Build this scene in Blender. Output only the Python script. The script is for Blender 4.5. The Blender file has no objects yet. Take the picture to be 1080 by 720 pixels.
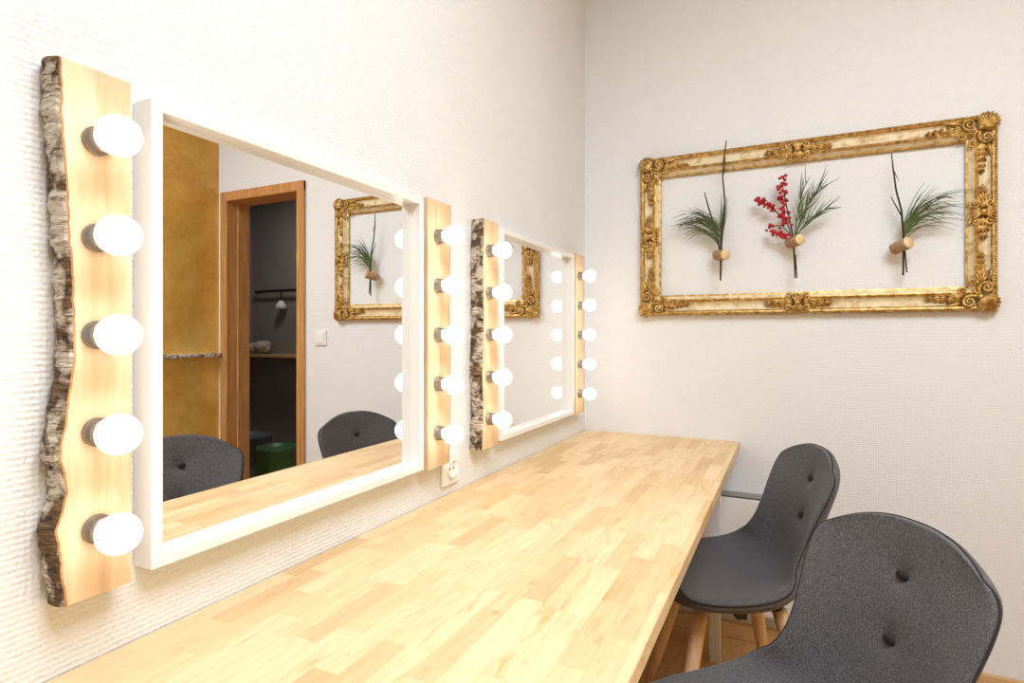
import bpy, bmesh, math, random
from mathutils import Vector, Matrix, noise
random.seed(7)
R = math.radians
scene = bpy.context.scene
scene.view_settings.view_transform = 'Standard'
scene.view_settings.look = 'None'
scene.view_settings.exposure = 0.0

BACK = 2.358      # y of back wall
GOLDX = 2.335     # x of the gold wall
CAMZ = 1.167
CEIL = 2.9

# ------------------------------------------------------------------ helpers
def srgb(r, g, b):
    def f(c):
        c /= 255.0
        return c/12.92 if c <= 0.04045 else ((c+0.055)/1.055)**2.4
    return (f(r), f(g), f(b), 1.0)

class NT:
    def __init__(s, name):
        s.m = bpy.data.materials.new(name); s.m.use_nodes = True
        s.t = s.m.node_tree; s.b = s.t.nodes['Principled BSDF']
    def n(s, typ, **kw):
        x = s.t.nodes.new(typ)
        for k, v in kw.items(): setattr(x, k, v)
        return x
    def l(s, a, b): s.t.links.new(a, b)
    def setin(s, sock, v):
        if hasattr(v, 'links') : s.l(v, sock)
        else: sock.default_value = v
    def math(s, op, a, b=None, c=None):
        x = s.n('ShaderNodeMath', operation=op)
        s.setin(x.inputs[0], a)
        if b is not None: s.setin(x.inputs[1], b)
        if c is not None: s.setin(x.inputs[2], c)
        return x.outputs[0]
    def coord(s): return s.n('ShaderNodeTexCoord').outputs['Object']
    def mapping(s, v, scale=(1,1,1), loc=(0,0,0)):
        x = s.n('ShaderNodeMapping'); s.l(v, x.inputs['Vector'])
        x.inputs['Scale'].default_value = scale; x.inputs['Location'].default_value = loc
        return x.outputs[0]
    def noise(s, v, scale, detail=3, rough=0.5, dist=0.0):
        x = s.n('ShaderNodeTexNoise'); s.l(v, x.inputs['Vector'])
        x.inputs['Scale'].default_value = scale; x.inputs['Detail'].default_value = detail
        x.inputs['Roughness'].default_value = rough; x.inputs['Distortion'].default_value = dist
        return x.outputs['Fac']
    def ramp(s, fac, stops):
        x = s.n('ShaderNodeValToRGB'); s.l(fac, x.inputs['Fac'])
        cr = x.color_ramp
        while len(cr.elements) < len(stops): cr.elements.new(0.5)
        for e, (p, c) in zip(cr.elements, stops):
            e.position = p; e.color = c
        return x.outputs['Color']
    def mix(s, fac, a, b, mode='MIX'):
        x = s.n('ShaderNodeMix', data_type='RGBA', blend_type=mode)
        s.setin(x.inputs[0], fac); s.setin(x.inputs[6], a); s.setin(x.inputs[7], b)
        return x.outputs[2]
    def bump(s, h, strength=0.5, dist=0.002):
        x = s.n('ShaderNodeBump'); s.l(h, x.inputs['Height'])
        x.inputs['Strength'].default_value = strength; x.inputs['Distance'].default_value = dist
        s.l(x.outputs[0], s.b.inputs['Normal'])
    def set(s, color=None, rough=None, metal=None, **kw):
        if color is not None: s.setin(s.b.inputs['Base Color'], color)
        if rough is not None: s.setin(s.b.inputs['Roughness'], rough)
        if metal is not None: s.setin(s.b.inputs['Metallic'], metal)
        for k, v in kw.items(): s.setin(s.b.inputs[k.replace('_', ' ')], v)
        return s.m

def plain(name, col, rough=0.5, metal=0.0, nscale=40, var=0.06, **kw):
    t = NT(name); f = t.noise(t.coord(), nscale, 2)
    lo = tuple(c*(1-var) for c in col[:3])+(1,)
    c = t.ramp(f, [(0.3, lo), (0.7, col)])
    return t.set(c, rough, metal, **kw)

def new_obj(name, bm, mats, parent=None, smooth=False):
    me = bpy.data.meshes.new(name); bm.to_mesh(me); bm.free()
    for m in mats: me.materials.append(m)
    if smooth:
        for p in me.polygons: p.use_smooth = True
    ob = bpy.data.objects.new(name, me); scene.collection.objects.link(ob)
    if parent: ob.parent = parent
    return ob

def empty(name, loc=(0,0,0), rotz=0.0):
    e = bpy.data.objects.new(name, None); e.empty_display_size = 0.05
    e.location = loc; e.rotation_euler = (0,0,rotz)
    scene.collection.objects.link(e); return e

def box(bm, x0,x1,y0,y1,z0,z1, mi=0):
    vs = [bm.verts.new(p) for p in [(x0,y0,z0),(x1,y0,z0),(x1,y1,z0),(x0,y1,z0),(x0,y0,z1),(x1,y0,z1),(x1,y1,z1),(x0,y1,z1)]]
    for f in [(3,2,1,0),(4,5,6,7),(0,1,5,4),(1,2,6,5),(2,3,7,6),(3,0,4,7)]:
        fc = bm.faces.new([vs[i] for i in f]); fc.material_index = mi

def bevel(ob, w=0.003, seg=2):
    m = ob.modifiers.new('bevel', 'BEVEL'); m.width = w; m.segments = seg; m.limit_method = 'ANGLE'

def box_obj(name, dims, mat, parent=None, bev=None):
    bm = bmesh.new(); box(bm, *dims)
    ob = new_obj(name, bm, [mat], parent)
    if bev: bevel(ob, bev)
    return ob

def _ax(o, axis, a, b, h):
    if axis == 'X': return (o[0]+h, o[1]+a, o[2]+b)
    if axis == '-Y': return (o[0]+a, o[1]-h, o[2]+b)
    return (o[0]+a, o[1]+b, o[2]+h)
def lathe(bm, prof, origin, axis='X', seg=28, mi=0):
    rings = []
    for r, h in prof:
        ring = []
        if r < 1e-6:
            v = bm.verts.new(_ax(origin, axis, 0, 0, h)); rings.append([v]); continue
        for k in range(seg):
            a = 2*math.pi*k/seg
            ring.append(bm.verts.new(_ax(origin, axis, r*math.cos(a), r*math.sin(a), h)))
        rings.append(ring)
    for A, B in zip(rings[:-1], rings[1:]):
        for k in range(seg):
            k2 = (k+1) % seg
            if len(A) == 1 and len(B) == 1: continue
            if len(A) == 1: f = bm.faces.new([A[0], B[k], B[k2]])
            elif len(B) == 1: f = bm.faces.new([A[k], B[0], A[k2]])
            else: f = bm.faces.new([A[k], B[k], B[k2], A[k2]])
            f.material_index = mi; f.smooth = True

_sph = {}
def ellipsoid(bm, M, mi=0, u=10, v=7):
    if (u, v) not in _sph:
        pts = [Vector((0, 0, 1))]
        for i in range(1, v):
            th = math.pi*i/v
            for k in range(u):
                a = 2*math.pi*k/u; pts.append(Vector((math.sin(th)*math.cos(a), math.sin(th)*math.sin(a), math.cos(th))))
        pts.append(Vector((0, 0, -1)))
        fs = []
        for k in range(u):
            k2 = (k+1) % u
            fs.append((0, 1+k, 1+k2))
            for i in range(v-2):
                b = 1+i*u; fs.append((b+k, b+u+k, b+u+k2, b+k2))
            b = 1+(v-2)*u; fs.append((b+k, len(pts)-1, b+k2))
        _sph[(u, v)] = (pts, fs)
    pts, fs = _sph[(u, v)]
    vs = [bm.verts.new(M @ p) for p in pts]
    for f in fs:
        fc = bm.faces.new([vs[i] for i in f]); fc.material_index = mi; fc.smooth = True

def curve_obj(name, splines, mat, bevel_depth, parent=None, res=2):
    cu = bpy.data.curves.new(name, 'CURVE'); cu.dimensions = '3D'
    cu.bevel_depth = bevel_depth; cu.bevel_resolution = res; cu.use_fill_caps = True
    for pts, radii in splines:
        s = cu.splines.new('POLY'); s.points.add(len(pts)-1)
        for i, p in enumerate(pts):
            s.points[i].co = (p[0], p[1], p[2], 1); s.points[i].radius = radii[i]
        s.use_smooth = True
    cu.materials.append(mat)
    ob = bpy.data.objects.new(name, cu); scene.collection.objects.link(ob)
    if parent: ob.parent = parent
    return ob

# ------------------------------------------------------------------ materials
def wallpaper(name, col, strength=0.8):
    t = NT(name); co = t.coord()
    sp = t.n('ShaderNodeSeparateXYZ'); t.l(co, sp.inputs[0])
    u = t.math('ADD', sp.outputs[0], sp.outputs[1]); v = sp.outputs[2]
    nz = t.math('MULTIPLY', t.noise(co, 70, 2), 0.006)
    u = t.math('ADD', u, nz)
    k = 2*math.pi/0.015
    a = t.math('SINE', t.math('MULTIPLY', t.math('ADD', u, v), k))
    b = t.math('SINE', t.math('MULTIPLY', t.math('SUBTRACT', u, v), k))
    h = t.math('ADD', t.math('MULTIPLY', t.math('MULTIPLY', a, b), 0.42), t.math('MULTIPLY', t.noise(co, 200, 2), 1.2))
    t.bump(h, strength, 0.0015)
    lo = tuple(c*0.97 for c in col[:3])+(1,)
    return t.set(t.ramp(t.noise(co, 2.5, 2), [(0.3, lo), (0.7, col)]), 0.75)

M_wall = wallpaper('wallpaper_white', srgb(232, 234, 239))
M_ceil = plain('ceiling_paint', srgb(238, 238, 240), 0.9)
M_white = plain('white_lacquer', srgb(238, 239, 241), 0.32, var=0.01)
M_plastic = plain('white_plastic', srgb(238, 238, 236), 0.3, var=0.01)
M_metalw = plain('white_powder_coat', srgb(222, 224, 228), 0.4, var=0.02)
M_black = plain('black_metal', srgb(25, 25, 27), 0.45)
M_greymetal = plain('brushed_socket_metal', srgb(160, 158, 155), 0.32, 0.85)
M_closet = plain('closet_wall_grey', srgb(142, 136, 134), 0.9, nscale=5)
M_stone = plain('pale_stone', srgb(200, 195, 185), 0.8, nscale=60, var=0.3)
M_green = plain('green_tin', srgb(70, 120, 75), 0.4)
M_blueg = plain('slate_tin', srgb(95, 105, 118), 0.4)

def staves(name, w, ln, cols, grain=0.35, joint=0.12, rough=0.4, flame=0.75):
    t = NT(name); co = t.coord()
    sp = t.n('ShaderNodeSeparateXYZ'); t.l(co, sp.inputs[0])
    X, Y = (sp.outputs[0], sp.outputs[1])
    xr = t.math('DIVIDE', X, w); row = t.math('FLOOR', xr)
    wn = t.n('ShaderNodeTexWhiteNoise', noise_dimensions='1D'); t.l(row, wn.inputs['W'])
    al = t.math('ADD', t.math('DIVIDE', Y, ln), t.math('MULTIPLY', wn.outputs['Value'], 7.3))
    col = t.math('FLOOR', al)
    cb = t.n('ShaderNodeCombineXYZ'); t.l(row, cb.inputs[0]); t.l(col, cb.inputs[1])
    w2 = t.n('ShaderNodeTexWhiteNoise', noise_dimensions='3D'); t.l(cb.outputs[0], w2.inputs['Vector'])
    base = t.ramp(w2.outputs['Value'], cols)
    sc = t.n('ShaderNodeVectorMath', operation='SCALE'); t.l(w2.outputs['Color'], sc.inputs[0]); sc.inputs['Scale'].default_value = 5.0
    ad = t.n('ShaderNodeVectorMath', operation='ADD'); t.l(co, ad.inputs[0]); t.l(sc.outputs[0], ad.inputs[1])
    g1 = t.noise(t.mapping(ad.outputs[0], (90, 8, 90)), 1.0, 5, 0.6, 1.2)
    g2 = t.noise(t.mapping(ad.outputs[0], (26, 6, 26)), 1.0, 3, 0.6, 1.6)
    gr = t.ramp(g1, [(0.3, (1-grain, (1-grain)*0.93, (1-grain)*0.82, 1)), (0.62, (1, 1, 1, 1))])
    c = t.mix(0.6, base, gr, 'MULTIPLY')
    fl = t.ramp(g2, [(0.57, (1, 1, 1, 1)), (0.73, (0.84, 0.62, 0.38, 1))])
    c = t.mix(flame, c, fl, 'MULTIPLY')
    fx = t.math('FRACT', xr); ex = t.math('MINIMUM', fx, t.math('SUBTRACT', 1.0, fx))
    fy = t.math('FRACT', al); ey = t.math('MINIMUM', fy, t.math('SUBTRACT', 1.0, fy))
    jx = t.math('LESS_THAN', ex, 0.0004/w); jy = t.math('LESS_THAN', ey, 0.0006/ln)
    j = t.math('MULTIPLY', t.math('MAXIMUM', jx, jy), joint)
    c = t.mix(j, c, (0.25, 0.13, 0.05, 1))
    return t.set(c, rough)

M_table = staves('birch_butcher_block', 0.038, 0.19,
    [(0.0, srgb(216, 180, 134)), (0.25, srgb(232, 202, 158)), (0.6, srgb(238, 211, 170)), (1.0, srgb(225, 191, 145))], grain=0.24, joint=0.22, rough=0.5)
M_floor = staves('beech_laminate', 0.12, 0.9,
    [(0.0, srgb(196, 152, 104)), (0.5, srgb(214, 172, 122)), (1.0, srgb(204, 160, 110))], joint=0.6, rough=0.35)

def wood(name, c1, c2, axis='Z', rough=0.5, sc=60):
    t = NT(name); co = t.coord()
    s = {'Z': (sc, sc, 4), 'X': (4, sc, sc), 'Y': (sc, 4, sc)}[axis]
    f = t.noise(t.mapping(co, s), 1.0, 5, 0.6, 1.0)
    g = t.noise(t.mapping(co, tuple(k*0.25 for k in s)), 1.0, 2, 0.5, 2.0)
    c = t.ramp(f, [(0.3, c1), (0.65, c2)])
    c = t.mix(0.5, c, t.ramp(g, [(0.35, (0.85, 0.75, 0.62, 1)), (0.6, (1, 1, 1, 1))]), 'MULTIPLY')
    return t.set(c, rough)
M_board = wood('birch_board', srgb(210, 176, 140), srgb(234, 207, 175), rough=0.55, sc=45)
M_inner = wood('inner_bark', srgb(120, 78, 46), srgb(190, 140, 92), sc=60, rough=0.8)
M_doorwood = wood('oak_door_trim', srgb(176, 118, 66), srgb(210, 158, 100), sc=80)
M_leg = wood('beech_leg', srgb(206, 166, 128), srgb(230, 196, 158), sc=60)
M_base = wood('baseboard_wood', srgb(194, 152, 104), srgb(216, 178, 130), axis='X', sc=60)

def bark():
    t = NT('birch_bark'); co = t.coord()
    st = t.noise(t.mapping(co, (40, 40, 200)), 1.0, 4, 0.65, 0.5)
    bl = t.noise(co, 22, 4, 0.6, 0.8)
    white = t.ramp(st, [(0.36, srgb(120, 94, 72)), (0.47, srgb(200, 188, 172)), (0.7, srgb(226, 218, 206))])
    rough = t.ramp(st, [(0.35, srgb(44, 32, 22)), (0.55, srgb(112, 86, 62)), (0.75, srgb(160, 134, 106))])
    fac = t.ramp(bl, [(0.44, (0, 0, 0, 1)), (0.54, (1, 1, 1, 1))])
    c = t.mix(fac, rough, white)
    t.bump(t.math('ADD', st, t.math('MULTIPLY', bl, 1.4)), 1.0, 0.006)
    return t.set(c, 0.9)
M_bark = bark()

def gold_wall():
    t = NT('gold_plaster'); co = t.coord()
    f = t.noise(co, 1.6, 4, 0.55, 0.4); g = t.noise(co, 34, 4, 0.7)
    c = t.ramp(f, [(0.34, srgb(190, 136, 50)), (0.5, srgb(224, 172, 74)), (0.66, srgb(246, 210, 118))])
    c = t.mix(0.2, c, t.ramp(g, [(0.3, srgb(176, 124, 46)), (0.7, srgb(238, 200, 116))]))
    t.bump(g, 0.25, 0.002)
    return t.set(c, 0.42, 0.35)
M_gold_wall = gold_wall()

def gilt():
    t = NT('antique_gilt'); co = t.coord()
    f = t.noise(co, 55, 5, 0.65, 0.5); g = t.noise(co, 260, 3, 0.6)
    c = t.ramp(f, [(0.30, srgb(128, 94, 48)), (0.5, srgb(192, 154, 90)), (0.68, srgb(230, 200, 138))])
    t.bump(t.math('ADD', f, t.math('MULTIPLY', g, 0.5)), 0.6, 0.003)
    return t.set(c, 0.36, 0.72)
M_gilt = gilt()
def cream():
    t = NT('cream_gesso'); co = t.coord()
    f = t.noise(co, 28, 4, 0.6, 0.6)
    c = t.ramp(f, [(0.32, srgb(194, 160, 104)), (0.46, srgb(224, 207, 172)), (0.7, srgb(238, 228, 204))])
    return t.set(c, 0.45, 0.0)
M_cream = cream()

def fabric():
    t = NT('charcoal_tweed'); co = t.coord()
    f = t.noise(co, 700, 2, 0.7); g = t.noise(t.mapping(co, (900, 900, 150)), 1.0, 2, 0.6)
    m = t.math('ADD', t.math('MULTIPLY', f, 0.5), t.math('MULTIPLY', g, 0.5))
    c = t.ramp(m, [(0.38, srgb(50, 48, 51)), (0.5, srgb(80, 77, 80)), (0.62, srgb(124, 120, 123))])
    t.bump(m, 0.4, 0.0008)
    return t.set(c, 0.92, 0.0, Sheen_Weight=0.15)
M_fabric = fabric()
M_piping = plain('dark_fabric_piping', srgb(44, 42, 45), 0.9)

tm = NT('mirror_glass'); f = tm.noise(tm.coord(), 3, 1)
M_mirror = tm.set(tm.ramp(f, [(0, (0.93, 0.94, 0.94, 1)), (1, (0.95, 0.955, 0.955, 1))]), 0.0, 1.0)
tb = NT('opal_bulb_glass')
M_bulb = tb.set((1, 1, 1, 1), 0.3, 0.0, Emission_Color=(1.0, 0.91, 0.79, 1), Emission_Strength=6.8)
M_twig = plain('dark_twig', srgb(62, 44, 32), 0.8, nscale=200, var=0.4)
M_needle = plain('pine_needle', srgb(84, 104, 48), 0.6, nscale=60, var=0.45)
M_berry = plain('red_berry', srgb(186, 18, 26), 0.3, nscale=120, var=0.3)
M_cut = plain('cut_birch_end', srgb(236, 208, 162), 0.6, nscale=150, var=0.12)
M_palebark = plain('pale_birch_bark', srgb(186, 150, 112), 0.8, nscale=90, var=0.45)

# ------------------------------------------------------------------ room shell
YR = -2.4
DX0, DX1, DZ = 1.665, 2.268, 1.985       # door opening
bm = bmesh.new(); box(bm, -0.12, 0.0, YR-0.12, BACK+0.12, 0, CEIL); new_obj('wall_left', bm, [M_wall])
bm = bmesh.new()
box(bm, 0, DX0, BACK, BACK+0.12, 0, CEIL)
box(bm, DX0, DX1, BACK, BACK+0.12, DZ, CEIL)
box(bm, DX1, GOLDX, BACK, BACK+0.12, 0, CEIL)
new_obj('wall_back', bm, [M_wall])
box_obj('wall_right', (GOLDX, GOLDX+0.12, YR-0.12, BACK+0.12, 0, CEIL), M_gold_wall)
box_obj('wall_rear', (0, GOLDX, YR-0.12, YR, 0, CEIL), M_wall)
box_obj('ceiling', (-0.12, GOLDX+0.12, YR-0.12, BACK+0.12, CEIL, CEIL+0.1), M_ceil)
box_obj('floor', (-0.12, 3.9, YR-0.12, 4.0, -0.1, 0.0), M_floor)
# closet beyond the door
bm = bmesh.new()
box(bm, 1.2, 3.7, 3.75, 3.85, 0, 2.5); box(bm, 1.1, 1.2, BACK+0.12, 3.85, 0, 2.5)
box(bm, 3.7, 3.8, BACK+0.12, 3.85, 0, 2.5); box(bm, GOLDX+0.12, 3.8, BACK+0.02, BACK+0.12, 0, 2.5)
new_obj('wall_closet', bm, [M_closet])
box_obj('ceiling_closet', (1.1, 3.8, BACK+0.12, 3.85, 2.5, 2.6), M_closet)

# baseboards
box_obj('baseboard_back', (0.0, DX0-0.035, BACK-0.016, BACK, 0, 0.062), M_base, bev=0.004)
bm = bmesh.new(); box(bm, 0.0, 0.016, YR, BACK-0.016, 0, 0.062); o = new_obj('baseboard_left', bm, [M_base]); bevel(o, 0.004)
bm = bmesh.new(); box(bm, GOLDX-0.016, GOLDX, YR, BACK-0.03, 0, 0.062); o = new_obj('baseboard_right', bm, [M_base]); bevel(o, 0.004)

# door trim
d = empty('door_1')
bm = bmesh.new()
box(bm, DX0-0.035, DX0+0.02, BACK-0.018, BACK, 0, DZ+0.035)
box(bm, DX1-0.02, DX1+0.035, BACK-0.018, BACK, 0, DZ+0.035)
box(bm, DX0-0.035, DX1+0.035, BACK-0.0185, BACK, DZ-0.02, DZ+0.036)
o = new_obj('architrave', bm, [M_doorwood], d); bevel(o, 0.004)
bm = bmesh.new()
box(bm, DX0, DX0+0.018, BACK, BACK+0.14, 0, DZ); box(bm, DX1-0.018, DX1, BACK, BACK+0.14, 0, DZ)
box(bm, DX0, DX1, BACK, BACK+0.14, DZ-0.018, DZ)
box(bm, DX0+0.018, DX0+0.028, BACK+0.06, BACK+0.14, 0, DZ-0.018); box(bm, DX1-0.028, DX1-0.018, BACK+0.06, BACK+0.14, 0, DZ-0.018)
new_obj('jamb', bm, [M_doorwood], d)

# flat panel radiator low on the back wall behind the table end
ra = empty('wall_radiator')
box_obj('front_panel', (0.25, 0.88, BACK-0.070, BACK-0.050, 0.13, 0.558), M_white, ra, bev=0.005)
box_obj('rear_panel', (0.26, 0.87, BACK-0.050, BACK-0.004, 0.14, 0.552), M_metalw, ra, bev=0.003)
box_obj('top_grille', (0.25, 0.882, BACK-0.071, BACK-0.003, 0.5582, 0.564), M_greymetal, ra, bev=0.001)

# added room fill: out-of-view area light under a made-up flat panel
cl = empty('added_ceiling_fill')
LX, LY = 1.55, 0.25
bm = bmesh.new(); box(bm, LX-0.65, LX+0.65, LY-0.65, LY+0.65, CEIL-0.05, CEIL-0.001); o = new_obj('fill_housing', bm, [M_white], cl); bevel(o, 0.006)
def area(name, loc, size, power, col, parent, rot=(0,0,0)):
    L = bpy.data.lights.new(name, 'AREA'); L.energy = power; L.color = col; L.size = size
    ob = bpy.data.objects.new(name, L); ob.location = loc; ob.rotation_euler = rot
    scene.collection.objects.link(ob); ob.parent = parent
area('room_fill_light', (LX, LY, CEIL-0.055), 1.2, 80, (0.82, 0.92, 1.0), cl)
# unseen fill light with a cover, added to brighten the closet
c2 = empty('added_closet_fill')
bm = bmesh.new(); lathe(bm, [(0, 0), (0.13, 0), (0.13, 0.04), (0.0, 0.05)], (2.6, 3.1, 2.45), 'Z'); new_obj('fill_cover', bm, [M_white], c2)
area('closet_fill_light', (2.6, 3.1, 2.44), 0.2, 8.0, (1.0, 0.92, 0.85), c2)

# ------------------------------------------------------------------ table
tb_ = empty('makeup_table')
TZ = 0.757
o = box_obj('table_top', (0.002, 0.623, -0.10, BACK-0.002, TZ-0.03, TZ), M_table, tb_, bev=0.003)
def trestle(y, nm):
    bm = bmesh.new()
    s = 0.018
    for x in (0.10, 0.555):
        box(bm, x-s, x+s, y-s, y+s, 0.0, TZ-0.0305)
    box(bm, 0.10+s, 0.555-s, y-s, y+s, TZ-0.075, TZ-0.031)
    box(bm, 0.10+s, 0.555-s, y-s+0.002, y+s-0.002, 0.18, 0.21)
    o = new_obj(nm, bm, [M_metalw], tb_); bevel(o, 0.002)
trestle(2.16, 'leg_frame_1'); trestle(0.05, 'leg_frame_2')

# ------------------------------------------------------------------ mirrors
def mirror(y0, y1, rot, z0=0.857, z1=1.480):
    e = empty('wall_mirror')
    w = 0.0155; x1 = 0.040
    bm = bmesh.new()
    box(bm, 0.001, x1, y0, y0+w, z0, z1); box(bm, 0.001, x1, y1-w, y1, z0, z1)
    box(bm, 0.001, x1, y0+w, y1-w, z0, z0+w); box(bm, 0.001, x1, y0+w, y1-w, z1-w, z1)
    o = new_obj('frame', bm, [M_white], e); bevel(o, 0.0012)
    box_obj('backing', (0.001, 0.009, y0+w, y1-w, z0+w, z1-w), M_white, e)
    bm = bmesh.new(); box(bm, -0.0015, 0.0015, -(y1-y0)/2+w, (y1-y0)/2-w, -(z1-z0)/2+w, (z1-z0)/2-w)
    g = new_obj('mirror_glass', bm, [M_mirror], e)
    g.location = (0.0145, (y0+y1)/2, (z0+z1)/2); g.rotation_euler = (0, 0, R(rot))
mirror(0.468, 1.090, 0.25)
mirror(1.487, 2.109, 0.0)

# ------------------------------------------------------------------ birch boards with bulbs
def board(straight, edge, side, bulb_y, seed, zs=(0.852, 1.487)):
    e = empty('birch_vanity_light')
    N = 160; T = 0.040
    z0, z1 = zs
    bm = bmesh.new(); rows = []
    def ed(f):
        for (a, ya), (b, yb) in zip(edge[:-1], edge[1:]):
            if a <= f <= b:
                t = (f-a)/(b-a); t = t*t*(3-2*t)
                return ya+(yb-ya)*t
        return edge[-1][1]
    for i in range(N+1):
        f = i/N; z = z0+(z1-z0)*f
        nn = noise.noise(Vector((seed, z*60, 0)))*0.0018 + noise.noise(Vector((seed+5, z*170, 0)))*0.0012
        nb = noise.noise(Vector((seed+9, z*45, 3)))*0.005 + noise.noise(Vector((seed+2, z*150, 3)))*0.0035
        nc = noise.noise(Vector((seed+19, z*90, 8)))*0.004
        y = ed(f)+nn
        pts = [(0.001, straight), (0.001, y-side*0.002+nb), (0.009, y+side*0.003+nb*1.1), (0.019, y+side*0.005+nb*0.8+nc),
               (0.029, y+side*0.004+nc), (0.037, y+side*0.002+nb*0.4), (T, y-side*0.0005), (T, y-side*0.0030),
               (T, y-side*0.010), (T, straight)]
        rows.append([bm.verts.new((p[0], p[1], z)) for p in pts])
    for A, B in zip(rows[:-1], rows[1:]):
        n = len(A)
        for k in range(n):
            k2 = (k+1) % n
            fc = bm.faces.new([A[k], A[k2], B[k2], B[k]])
            fc.material_index = [0, 1, 1, 1, 1, 1, 2, 0, 0, 0][k]
    bm.faces.new(rows[0]); bm.faces.new(rows[-1][::-1])
    bmesh.ops.recalc_face_normals(bm, faces=bm.faces)
    new_obj('birch_board', bm, [M_board, M_bark, M_inner], e)
    bs = bmesh.new(); bb = bmesh.new()
    for k in range(5):
        z = CAMZ + (2-k)*0.117
        o = (T, bulb_y, z)
        lathe(bs, [(0, 0), (0.0172, 0), (0.0172, 0.004), (0.0148, 0.005), (0.0166, 0.008), (0.0146, 0.0095), (0.0166, 0.012),
                   (0.0146, 0.0135), (0.0163, 0.016), (0.0153, 0.019), (0.0133, 0.020), (0, 0.020)], o, 'X', 30)
        prof = [(0.0, 0.0195), (0.0133, 0.0195), (0.0138, 0.022)]
        cx = 0.0450; rr = 0.0238
        for j in range(14):
            a = R(138) - R(138)*j/13
            prof.append((rr*math.sin(a) if j < 13 else 0.0, cx + rr*math.cos(a)))
        lathe(bb, prof, o, 'X', 32)
    new_obj('lamp_sockets', bs, [M_greymetal], e)
    new_obj('light_bulbs', bb, [M_bulb], e)

edgeA = [(0.0, .368), (.07, .363), (.14, .3585), (.21, .3685), (.28, .362), (.36, .3695), (.46, .3765), (.58, .375), (.74, .3695), (.92, .363), (1.0, .3615)]
board(0.442, edgeA, -1, 0.402, 1.0)
edgeB = [(0, 1.200), (.3, 1.206), (.6, 1.201), (1, 1.206)]
board(1.105, edgeB, +1, 1.148, 12.0)
edgeC = [(0, 1.364), (.15, 1.371), (.35, 1.365), (.55, 1.372), (.8, 1.369), (1, 1.375)]
board(1.461, edgeC, -1, 1.405, 23.0)
edgeD = [(0, 2.225), (.3, 2.231), (.6, 2.226), (1, 2.23)]
board(2.124, edgeD, +1, 2.167, 34.0)

# ------------------------------------------------------------------ outlet & switch
e = empty('wall_outlet')
o = box_obj('plate', (0.0005, 0.010, 1.218, 1.298, 0.782, 0.862), M_plastic, e, bev=0.003)
bm = bmesh.new(); lathe(bm, [(0.0, 0.0), (0.016, 0.0), (0.019, 0.002), (0.021, 0.006), (0.024, 0.006), (0.024, 0.0)], (0.0102, 1.258, 0.822), 'X')
new_obj('socket_ring', bm, [M_plastic], e)
bm = bmesh.new()
for dy in (-0.0095, 0.0095): lathe(bm, [(0.0026, 0), (0.0026, 0.0006), (0, 0.0006)], (0.0104, 1.258+dy, 0.822), 'X', 12)
new_obj('socket_holes', bm, [M_black], e)
e = empty('light_switch')
box_obj('plate', (1.478, 1.558, BACK-0.010, BACK-0.0005, 1.11, 1.19), M_plastic, e, bev=0.003)
box_obj('rocker', (1.490, 1.546, BACK-0.014, BACK-0.010, 1.122, 1.178), M_plastic, e, bev=0.002)

# ------------------------------------------------------------------ closet contents
e = empty('wall_rail')
curve_obj('rail', [([(2.45, 3.70, 1.56), (3.60, 3.70, 1.56)], [1, 1]), ([(2.45, 3.75, 1.56), (2.45, 3.70, 1.56)], [1, 1]), ([(3.60, 3.75, 1.56), (3.60, 3.70, 1.56)], [1, 1])], M_black, 0.012, e)
curve_obj('hook', [([(3.28, 3.70, 1.56), (3.28, 3.70, 1.47)], [1, 1])], M_black, 0.006, e)
bm = bmesh.new(); lathe(bm, [(0.02, 0), (0.05, -0.05), (0.045, -0.07), (0, -0.075)], (3.28, 3.70, 1.47), 'Z', 20); new_obj('lamp_shade', bm, [M_white], e)
e = empty('wall_shelf')
box_obj('shelf_board', (2.3, 3.695, 3.55, 3.749, 0.97, 0.995), M_base, e, bev=0.003)
bm = bmesh.new()
for k in range(9):
    M = Matrix.Translation((3.52+random.uniform(-.1, .1), 3.64+random.uniform(-.04, .04), 1.03+random.uniform(0, .06))) @ Matrix.Rotation(random.random()*3, 4, 'Z') @ Matrix.Diagonal((random.uniform(.04, .07), random.uniform(.03, .05), random.uniform(.03, .045), 1))
    ellipsoid(bm, M)
new_obj('stones', bm, [M_stone], e)
def tin(x, y, r, h, mat):
    bm = bmesh.new()
    lathe(bm, [(0, 0), (r, 0), (r, 0.01), (r*0.97, 0.012), (r*0.97, h-0.03), (r, h-0.028), (r*1.02, h), (r*0.9, h), (r*0.88, h-0.02), (0, h-0.02)], (x, y, 0.001), 'Z', 36)
    new_obj('storage_tin', bm, [mat])
tin(2.56, 3.0, 0.14, 0.36, M_green); tin(3.05, 3.2, 0.15, 0.38, M_blueg)

# birch ledge on gold wall
bm = bmesh.new(); rows = []
for i in range(120):
    y = 0.2+ (2.33-0.2)*i/119
    nn = noise.noise(Vector((y*12, 1, 0)))*0.010
    n2 = noise.noise(Vector((y*30, 4, 0)))*0.004
    prof = [(0, -0.012), (0.05+nn, -0.012+n2*.4), (0.062+nn, -0.004), (0.06+nn, 0.008+n2), (0.05+nn, 0.013+n2), (0, 0.013)]
    rows.append([bm.verts.new((GOLDX-0.001-p[0], y, 1.045+p[1]+n2*0.5)) for p in prof])
for A, B in zip(rows[:-1], rows[1:]):
    for k in range(6):
        f = bm.faces.new([A[k], A[(k+1) % 6], B[(k+1) % 6], B[k]]); f.material_index = 1 if k in (1, 2, 3) else 0
bm.faces.new(rows[0]); bm.faces.new(rows[-1][::-1]); bmesh.ops.recalc_face_normals(bm, faces=bm.faces)
new_obj('birch_wall_ledge', bm, [M_board, M_bark])

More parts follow.
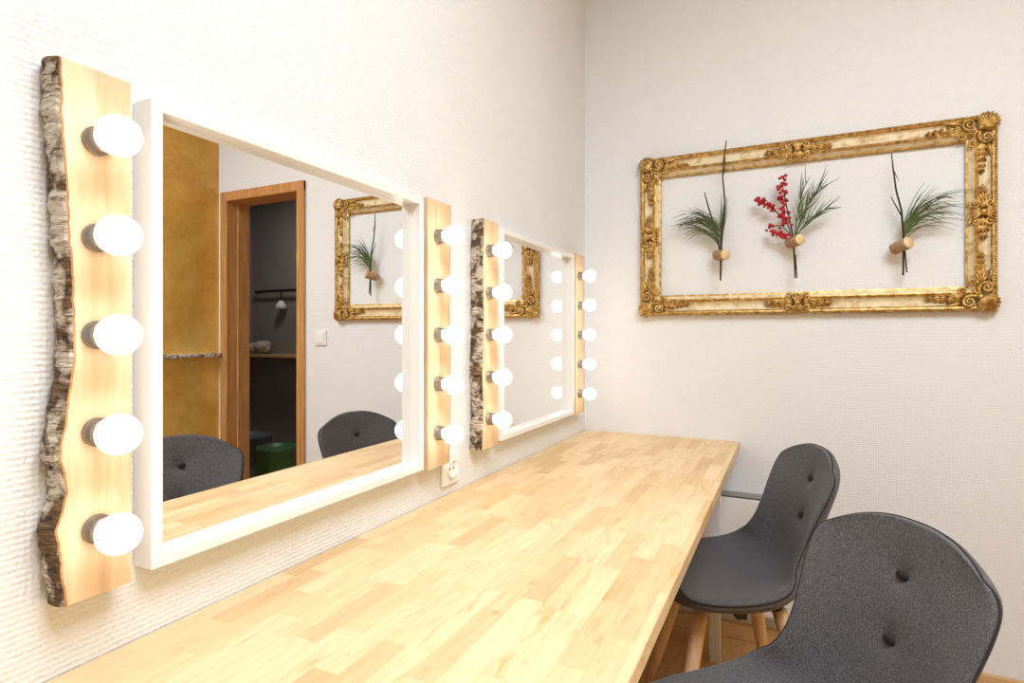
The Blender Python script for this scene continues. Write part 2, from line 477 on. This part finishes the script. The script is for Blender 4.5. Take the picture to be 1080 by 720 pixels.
# ------------------------------------------------------------------ ornate picture frame
pf = empty('ornate_picture_frame')
FX0, FX1, FZ0, FZ1 = 0.243, 1.400, 1.243, 1.884
prof = [(0.0, 0.001, 0), (0.0, 0.016, 0), (0.003, 0.026, 0), (0.009, 0.031, 0), (0.016, 0.029, 0), (0.021, 0.023, 1), (0.027, 0.017, 1),
        (0.038, 0.016, 1), (0.047, 0.020, 1), (0.053, 0.027, 0), (0.060, 0.031, 0), (0.066, 0.029, 1), (0.070, 0.021, 1), (0.076, 0.014, 0), (0.083, 0.012, 0), (0.083, 0.001, 0)]
bm = bmesh.new(); rings = []
for w, h, m in prof:
    rings.append([bm.verts.new((x, BACK-h, z)) for x, z in [(FX0+w, FZ0+w), (FX1-w, FZ0+w), (FX1-w, FZ1-w), (FX0+w, FZ1-w)]])
for i in range(len(prof)-1):
    for k in range(4):
        f = bm.faces.new([rings[i][k], rings[i][(k+1) % 4], rings[i+1][(k+1) % 4], rings[i+1][k]]); f.material_index = prof[i][2]
bmesh.ops.recalc_face_normals(bm, faces=bm.faces)
new_obj('frame_moulding', bm, [M_gilt, M_cream], pf)
ob = bmesh.new()
def leaf(x, z, ang, L, W, h=0.024, th=0.010, tilt=0.15):
    M = (Matrix.Translation((x, BACK-h, z)) @ Matrix.Rotation(-ang, 4, 'Y') @ Matrix.Rotation(tilt, 4, 'Z')
         @ Matrix.Translation((L*0.5, 0, 0)) @ Matrix.Diagonal((L*0.55, th, W*0.5, 1)))
    ellipsoid(ob, M, 0, 10, 8)
def spiral(x, z, ang, r, turns=1.4, sgn=1, h=0.026, thick=0.0055):
    n = 26
    for i in range(n):
        t = i/(n-1); rr = r*(1-t*0.85); a = ang + sgn*t*turns*2*math.pi
        px = x + rr*math.cos(a); pz = z+rr*math.sin(a); s = thick*(1-0.4*t)
        ellipsoid(ob, Matrix.Translation((px, BACK-h-0.006*t, pz)) @ Matrix.Diagonal((s, s*1.2, s, 1)), 0, 6, 5)
def run(x, z, ang, n, step, size):
    dx, dz = math.cos(ang), math.sin(ang)
    for i in range(n):
        s = size*(1-0.55*i/n)
        px, pz = x+dx*step*i, z+dz*step*i
        for sg in (-1, 1):
            leaf(px, pz, ang+sg*(0.75), s, s*0.36, 0.022)
            leaf(px, pz, ang+sg*(0.35), s*1.15, s*0.30, 0.026)
        leaf(px, pz, ang, s*1.3, s*0.26, 0.030, 0.008)
w = 0.042
for (cx, cz, sx, sz) in [(FX0, FZ0, 1, 1), (FX1, FZ0, -1, 1), (FX0, FZ1, 1, -1), (FX1, FZ1, -1, -1)]:
    px, pz = cx+sx*w*0.85, cz+sz*w*0.85
    ax = 0 if sx > 0 else math.pi; az = math.pi/2 if sz > 0 else -math.pi/2
    dg = math.atan2(-sz, -sx)
    bx, bz = px+sx*0.012, pz+sz*0.012
    for k in range(-4, 5):
        leaf(bx, bz, dg+k*0.21, 0.060-0.0010*k*k, 0.0175, 0.028, 0.014, 0.0)
    for k in range(-3, 4):
        leaf(bx, bz, dg+k*0.26, 0.040, 0.010, 0.037, 0.009, 0.0)
    for k in (-1, 0, 1):
        leaf(bx, bz, dg+math.pi+k*0.6, 0.034, 0.012, 0.028, 0.010, 0.0)
    ellipsoid(ob, Matrix.Translation((bx, BACK-0.038, bz)) @ Matrix.Diagonal((0.009, 0.010, 0.009, 1)), 0, 14, 10)
    for (a, ot) in ((ax, az), (az, ax)):
        dx, dz = math.cos(a), math.sin(a)
        ox, oz = -math.cos(ot), -math.sin(ot)
        spiral(bx+dx*0.030+ox*0.016, bz+dz*0.030+oz*0.016, math.atan2(-oz, -ox), 0.018, turns=1.6, sgn=1 if (dx*oz-dz*ox) > 0 else -1, h=0.030, thick=0.0065)
        spiral(bx+dx*0.046-ox*0.020, bz+dz*0.046-oz*0.020, math.atan2(oz, ox), 0.013, turns=1.4, sgn=-1 if (dx*oz-dz*ox) > 0 else 1, h=0.026)
        run(bx+dx*0.045, bz+dz*0.045, a, 5, 0.020, 0.034)
        leaf(bx+dx*0.05+ox*0.02, bz+dz*0.05+oz*0.02, math.atan2(dz+oz*0.25, dx+ox*0.25), 0.05, 0.012, 0.028)
        leaf(bx+dx*0.05+ox*0.03, bz+dz*0.05+oz*0.03, a, 0.06, 0.010, 0.024)
mx, mz = (FX0+FX1)/2, (FZ0+FZ1)/2
for (x, z, a) in [(mx, FZ1-w, 0), (mx, FZ0+w, 0), (FX0+w, mz, math.pi/2), (FX1-w, mz, math.pi/2)]:
    n = 4 if a == 0 else 3
    up = (0, 1) if a == 0 else (1, 0)
    for aa in (a, a+math.pi):
        dx, dz = math.cos(aa), math.sin(aa)
        run(x+dx*0.014, z+dz*0.014, aa, n, 0.024, 0.036)
        spiral(x+dx*0.030-dz*0.020, z+dz*0.030+dx*0.020, aa+1.5, 0.014, thick=0.006)
        spiral(x+dx*0.030+dz*0.020, z+dz*0.030-dx*0.020, aa-1.5, 0.014, sgn=-1, thick=0.006)
    pa = math.atan2(up[1], up[0])
    for base_a in (pa, pa+math.pi):
        for k in (-2, -1, 0, 1, 2): leaf(x, z, base_a+k*0.33, 0.036, 0.0105, 0.032, 0.010, 0)
    ellipsoid(ob, Matrix.Translation((x, BACK-0.040, z)) @ Matrix.Diagonal((0.011, 0.010, 0.011, 1)), 0, 12, 8)
def beads(inset, h, s, gap):
    x0, x1, z0, z1 = FX0+inset, FX1-inset, FZ0+inset, FZ1-inset
    n = int((x1-x0)/gap)
    for i in range(n+1):
        for z in (z0, z1): ellipsoid(ob, Matrix.Translation((x0+(x1-x0)*i/n, BACK-h, z)) @ Matrix.Diagonal((s*1.3, s, s, 1)), 0, 6, 4)
    n = int((z1-z0)/gap)
    for i in range(1, n):
        for x in (x0, x1): ellipsoid(ob, Matrix.Translation((x, BACK-h, z0+(z1-z0)*i/n)) @ Matrix.Diagonal((s, s, s*1.3, 1)), 0, 6, 4)
beads(0.009, 0.031, 0.0036, 0.009)
beads(0.061, 0.031, 0.0028, 0.008)
new_obj('carved_ornaments', ob, [M_gilt], pf)

# ------------------------------------------------------------------ sprigs
def bez(p0, p1, p2, n=8):
    return [tuple((1-t)**2*a+2*t*(1-t)*b+t*t*c for a, b, c in zip(p0, p1, p2)) for t in [i/(n-1) for i in range(n)]]
def needles(base, dirang, length, spread, n, droop, yy):
    out = []
    for i in range(n):
        a = dirang + random.uniform(-spread, spread)
        L = length*random.uniform(0.6, 1.05)
        x, y, z = base
        x += random.uniform(-.004, .004); z += random.uniform(-.02, .02)
        tip = (x+L*math.cos(a), yy-random.uniform(0.0, 0.045), z+L*math.sin(a)-droop*random.uniform(.5, 1.2))
        mid = (x+L*0.45*math.cos(a), yy-0.03*random.random(), z+L*0.55*math.sin(a)+droop*0.9)
        out.append((bez((x, y, z), mid, tip), [1, 1, 1, 0.9, .8, .7, .5, .2]))
    return out
def branchlet(p0, p1, p2, n, nl):
    out = []; core = bez(p0, p1, p2, 12)
    out.append((core, [1.8-0.12*i for i in range(12)]))
    for i in range(n):
        t = random.uniform(0.15, 1.0); k = min(10, int(t*11)); a = Vector(core[k]); b = Vector(core[k+1]); q = a.lerp(b, random.random())
        d = (b-a).normalized(); s = random.choice((-1, 1))
        v = Vector((d.x, 0, d.z)); pr = Vector((-v.z, 0, v.x))*s*random.uniform(.15, .5)+Vector((0, random.uniform(-.35, .1), 0))
        e2 = q+(v+pr)*nl*random.uniform(.6, 1.1); m2 = q+(v*0.5+pr*0.7)*nl*0.6
        out.append((bez(q, m2, e2, 5), [1, .95, .8, .6, .2]))
    return out
Y0 = BACK-0.030
def peg(x, z, par, ang=0.0):
    bm = bmesh.new(); lathe(bm, [(0, 0), (0.012, 0), (0.012, 0.030), (0, 0.030)], (x, BACK-0.0005, z), '-Y', 20)
    new_obj('birch_peg', bm, [M_palebark], par)
    bm = bmesh.new(); lathe(bm, [(0, -0.030), (0.0190, -0.030), (0.0200, -0.028), (0.0200, 0.028), (0.0190, 0.030), (0, 0.030)], (0, 0, 0), 'X', 24)
    for f in bm.faces: f.material_index = 1 if abs(f.calc_center_median().x) > 0.0285 else 0
    o = new_obj('birch_slice', bm, [M_palebark, M_cut], par)
    o.location = (x, BACK-0.052, z); o.rotation_euler = (0, ang, R(-50))
s1 = empty('pine_sprig_decoration')
zc = CAMZ
curve_obj('twig', [([(0.580, Y0-.03, zc+.735), (0.571, Y0-.03, zc+.66), (0.566, Y0-.02, zc+.60), (0.574, Y0-.02, zc+.51), (0.563, Y0-.02, zc+.40), (0.560, Y0-.02, zc+.30), (0.558, Y0-.02, zc+.207)], [.6, .8, .8, 1, 1.1, 1.2, 1]),
                   ([(0.500, Y0-.02, zc+.55), (0.512, Y0-.02, zc+.50), (0.535, Y0-.02, zc+.42), (0.556, Y0-.02, zc+.32)], [.6, .8, .9, 1]),
                   ([(0.566, Y0-.02, zc+.60), (0.576, Y0-.02, zc+.64), (0.572, Y0-.02, zc+.70)], [.6, .5, .3])], M_twig, 0.0032, s1)
ns = needles((0.558, Y0-.02, zc+.35), R(142), 0.24, 0.10, 22, 0.055, Y0) + needles((0.560, Y0-.02, zc+.37), R(128), 0.19, 0.14, 10, 0.02, Y0) + needles((0.562, Y0-.02, zc+.36), R(86), 0.18, 0.12, 10, 0.0, Y0) + needles((0.554, Y0-.02, zc+.40), R(154), 0.215, 0.10, 16, 0.06, Y0)
curve_obj('pine_needles', ns, M_needle, 0.0015, s1, 1)
peg(0.561, zc+.305, s1, 0.1)
s2 = empty('berry_sprig_decoration')
curve_obj('twig', [([(0.770, Y0-.02, zc+.56), (0.785, Y0-.02, zc+.47), (0.806, Y0-.02, zc+.36), (0.811, Y0-.02, zc+.28), (0.814, Y0-.02, zc+.205)], [.5, .8, 1, 1.2, 1]),
                   ([(0.715, Y0-.02, zc+.50), (0.745, Y0-.02, zc+.46), (0.790, Y0-.02, zc+.40), (0.808, Y0-.02, zc+.33)], [.5, .7, .8, .9]),
                   ([(0.820, Y0-.02, zc+.205), (0.814, Y0-.02, zc+.29)], [.6, .9]), ([(0.735, Y0-.02, zc+.40), (0.77, Y0-.02, zc+.40), (0.80, Y0-.02, zc+.36)], [.5, .7, .7])], M_twig, 0.0027, s2)
bb = bmesh.new()
for path, n in (([(0.775, zc+.575), (0.765, zc+.50), (0.785, zc+.42)], 40), ([(0.690, zc+.50), (0.745, zc+.475), (0.790, zc+.41)], 46), ([(0.73, zc+.39), (0.76, zc+.39), (0.80, zc+.34)], 26)):
    pts = bez((path[0][0], 0, path[0][1]), (path[1][0], 0, path[1][1]), (path[2][0], 0, path[2][1]), 30)
    for i in range(n):
        p = random.choice(pts); r = random.uniform(.0052, .0074)
        M = Matrix.Translation((p[0]+random.uniform(-.016, .016), Y0-.02+random.uniform(-.014, .014), p[2]+random.uniform(-.014, .014))) @ Matrix.Diagonal((r, r, r, 1))
        ellipsoid(bb, M, 0, 10, 8)
new_obj('berries', bb, [M_berry], s2)
ns = branchlet((0.812, Y0-.02, zc+.34), (0.835, Y0-.03, zc+.46), (0.895, Y0-.03, zc+.53), 34, 0.07) + branchlet((0.812, Y0-.02, zc+.34), (0.85, Y0-.03, zc+.43), (0.925, Y0-.03, zc+.45), 28, 0.06) + branchlet((0.812, Y0-.02, zc+.33), (0.815, Y0-.03, zc+.45), (0.85, Y0-.03, zc+.55), 20, 0.06)
curve_obj('pine_needles', ns, M_needle, 0.0015, s2, 1)
peg(0.812, zc+.338, s2, -0.1)
s3 = empty('pine_sprig_decoration')
curve_obj('twig', [([(1.105, Y0-.03, zc+.615), (1.112, Y0-.02, zc+.56), (1.120, Y0-.02, zc+.49), (1.135, Y0-.02, zc+.42), (1.141, Y0-.02, zc+.33), (1.140, Y0-.02, zc+.20)], [.5, .8, .9, 1, 1.2, 1]),
                   ([(1.112, Y0-.02, zc+.56), (1.128, Y0-.02, zc+.52)], [.6, .2]), ([(1.150, Y0-.02, zc+.21), (1.136, Y0-.02, zc+.40), (1.105, Y0-.02, zc+.47)], [.7, .8, .4])], M_twig, 0.0032, s3)
ns = needles((1.142, Y0-.02, zc+.35), R(42), 0.22, 0.15, 24, 0.055, Y0) + needles((1.142, Y0-.02, zc+.35), R(62), 0.17, 0.2, 12, 0.015, Y0) + needles((1.14, Y0-.02, zc+.34), R(24), 0.19, 0.10, 12, 0.04, Y0)
curve_obj('pine_needles', ns, M_needle, 0.0015, s3, 1)
peg(1.134, zc+.30, s3, -0.25)

# ------------------------------------------------------------------ chairs
def interp(tab, s):
    n = len(tab)-1; x = s*n; i = min(int(x), n-1); t = x-i
    p0 = tab[max(i-1, 0)]; p1 = tab[i]; p2 = tab[i+1]; p3 = tab[min(i+2, n)]
    return [0.5*((2*b)+(-a+c)*t+(2*a-5*b+4*c-d)*t*t+(-a+3*b-3*c+d)*t**3) for a, b, c, d in zip(p0, p1, p2, p3)]
def chair(loc, theta):
    e = empty('upholstered_shell_chair', (loc[0], loc[1], 0), R(180+theta))
    # x, z, halfwidth, wrap, cornerpull, thickness
    tab = [(0.225, 0.452, 0.170, 0.000, 0.060, 0.018),
           (0.215, 0.473, 0.195, 0.004, 0.050, 0.040),
           (0.160, 0.483, 0.216, 0.010, 0.028, 0.050),
           (0.090, 0.477, 0.228, 0.018, 0.008, 0.052),
           (0.020, 0.470, 0.230, 0.028, 0.000, 0.052),
           (-0.050, 0.467, 0.225, 0.042, 0.000, 0.050),
           (-0.110, 0.475, 0.210, 0.058, 0.000, 0.046),
           (-0.155, 0.504, 0.188, 0.068, 0.000, 0.042),
           (-0.182, 0.553, 0.168, 0.066, 0.000, 0.038),
           (-0.198, 0.610, 0.162, 0.056, 0.000, 0.036),
           (-0.212, 0.670, 0.167, 0.046, 0.000, 0.035),
           (-0.226, 0.725, 0.174, 0.038, 0.004, 0.034),
           (-0.240, 0.775, 0.174, 0.032, 0.014, 0.032),
           (-0.250, 0.820, 0.163, 0.028, 0.034, 0.028),
           (-0.255, 0.846, 0.142, 0.025, 0.046, 0.018)]
    NS, NTT = 56, 28
    inner, outer = [], []
    bm = bmesh.new()
    for i in range(NS+1):
        s = i/NS
        x, z, hw, wr, cp, th = interp(tab, s)
        a = interp(tab, max(0, s-0.01)); b = interp(tab, min(1, s+0.01))
        tx, tz = b[0]-a[0], b[1]-a[1]; l = math.hypot(tx, tz) or 1; tx /= l; tz /= l
        nx, nz = tz, -tx
        ri, ro = [], []
        for j in range(NTT+1):
            t = -1+2*j/NTT; at = abs(t)
            w = wr*(at**2.2)
            pull = cp*(at**2.4)
            px = x + nx*w; pz = z+nz*w
            sg = 1 if s < 0.5 else -1
            px += sg*tx*pull; pz += sg*tz*pull
            py = t*hw
            edge = (1-at**6)
            dent = 0
            for zb in (0.752, 0.645):
                if s > 0.5:
                    dd = ((pz-zb)**2+py**2)
                    dent += 0.009*math.exp(-dd/(0.016**2)) + 0.005*math.exp(-dd/(0.05**2))
            puff = 0.004*edge
            pi_ = Vector((px+nx*(puff-dent), py, pz+nz*(puff-dent)))
            tk = th*(0.45+0.55*edge)
            po = Vector((px-nx*tk, py*(1.0+0.03*at), pz-nz*tk))
            ri.append(bm.verts.new(pi_)); ro.append(bm.verts.new(po))
        inner.append(ri); outer.append(ro)
    for i in range(NS):
        for j in range(NTT):
            bm.faces.new([inner[i][j], inner[i][j+1], inner[i+1][j+1], inner[i+1][j]])
            bm.faces.new([outer[i][j], outer[i+1][j], outer[i+1][j+1], outer[i][j+1]])
    for i in range(NS):
        for j in (0, NTT):
            bm.faces.new([inner[i][j], inner[i+1][j], outer[i+1][j], outer[i][j]])
    for j in range(NTT):
        for i in (0, NS):
            bm.faces.new([inner[i][j], inner[i][j+1], outer[i][j+1], outer[i][j]])
    bmesh.ops.recalc_face_normals(bm, faces=bm.faces)
    seam = []
    def mid(a, b):
        v = a.co*0.5+b.co*0.5; return (v.x, v.y*1.006, v.z)
    for i in range(NS+1): seam.append(mid(inner[i][0], outer[i][0]))
    for j in range(NTT+1): seam.append(mid(inner[NS][j], outer[NS][j]))
    for i in range(NS, -1, -1): seam.append(mid(inner[i][NTT], outer[i][NTT]))
    for j in range(NTT, -1, -1): seam.append(mid(inner[0][j], outer[0][j]))
    sh = new_obj('seat_shell', bm, [M_fabric], e, True)
    m = sh.modifiers.new('sub', 'SUBSURF'); m.levels = 1; m.render_levels = 1
    curve_obj('piping', [(seam, [1]*len(seam))], M_piping, 0.0018, e)
    bm = bmesh.new()
    for zb in (0.752, 0.645):
        s0 = min([k/200 for k in range(110, 200)], key=lambda q: abs(interp(tab, q)[1]-zb))
        x = interp(tab, s0)[0]
        ellipsoid(bm, Matrix.Translation((x-0.004, 0, zb)) @ Matrix.Rotation(R(12), 4, 'Y') @ Matrix.Diagonal((0.006, 0.0115, 0.0115, 1)), 0, 18, 10)
    new_obj('buttons', bm, [M_piping], e, True)
    bm = bmesh.new()
    for sx in (1, -1):
        for sy in (1, -1):
            top = Vector((sx*0.105, sy*0.105, 0.418)); bot = Vector((sx*0.200, sy*0.195, 0.001))
            dd = (bot-top); L = dd.length; q = Vector((0, 0, 1)).rotation_difference(dd.normalized()).to_matrix().to_4x4()
            tmp = bmesh.new(); lathe(tmp, [(0, 0), (0.020, 0), (0.0205, 0.05), (0.018, L*0.6), (0.012, L), (0, L)], (0, 0, 0), 'Z', 18)
            tmp.transform(Matrix.Translation(top) @ q)
            me = bpy.data.meshes.new('t'); tmp.to_mesh(me); tmp.free(); bm.from_mesh(me); bpy.data.meshes.remove(me)
    for v in bm.verts:
        if v.co.z < 0.0008: v.co.z = 0.0008
    new_obj('legs', bm, [M_leg], e, True)
    bm = bmesh.new()
    box(bm, -0.12, 0.12, -0.014, 0.014, 0.394, 0.420); box(bm, -0.014, 0.014, -0.12, 0.12, 0.395, 0.421)
    box(bm, 0.095, 0.12, -0.12, 0.12, 0.398, 0.420); box(bm, -0.12, -0.095, -0.12, 0.12, 0.398, 0.420)
    new_obj('mount', bm, [M_black], e)
chair((0.632, 1.775), 23)
chair((0.785, 1.030), 39)

# ------------------------------------------------------------------ world + camera
w = bpy.data.worlds.new('world'); scene.world = w; w.use_nodes = True
w.node_tree.nodes['Background'].inputs[0].default_value = (0.8, 0.85, 0.9, 1); w.node_tree.nodes['Background'].inputs[1].default_value = 0.3
cam = bpy.data.cameras.new('camera'); co = bpy.data.objects.new('camera', cam); scene.collection.objects.link(co)
co.location = (0.794, 0.0, CAMZ); co.rotation_euler = (R(90), 0, R(25.9))
cam.sensor_width = 36; cam.lens = 602/1080*36; cam.shift_y = -7/1080; cam.clip_start = 0.01
scene.camera = co
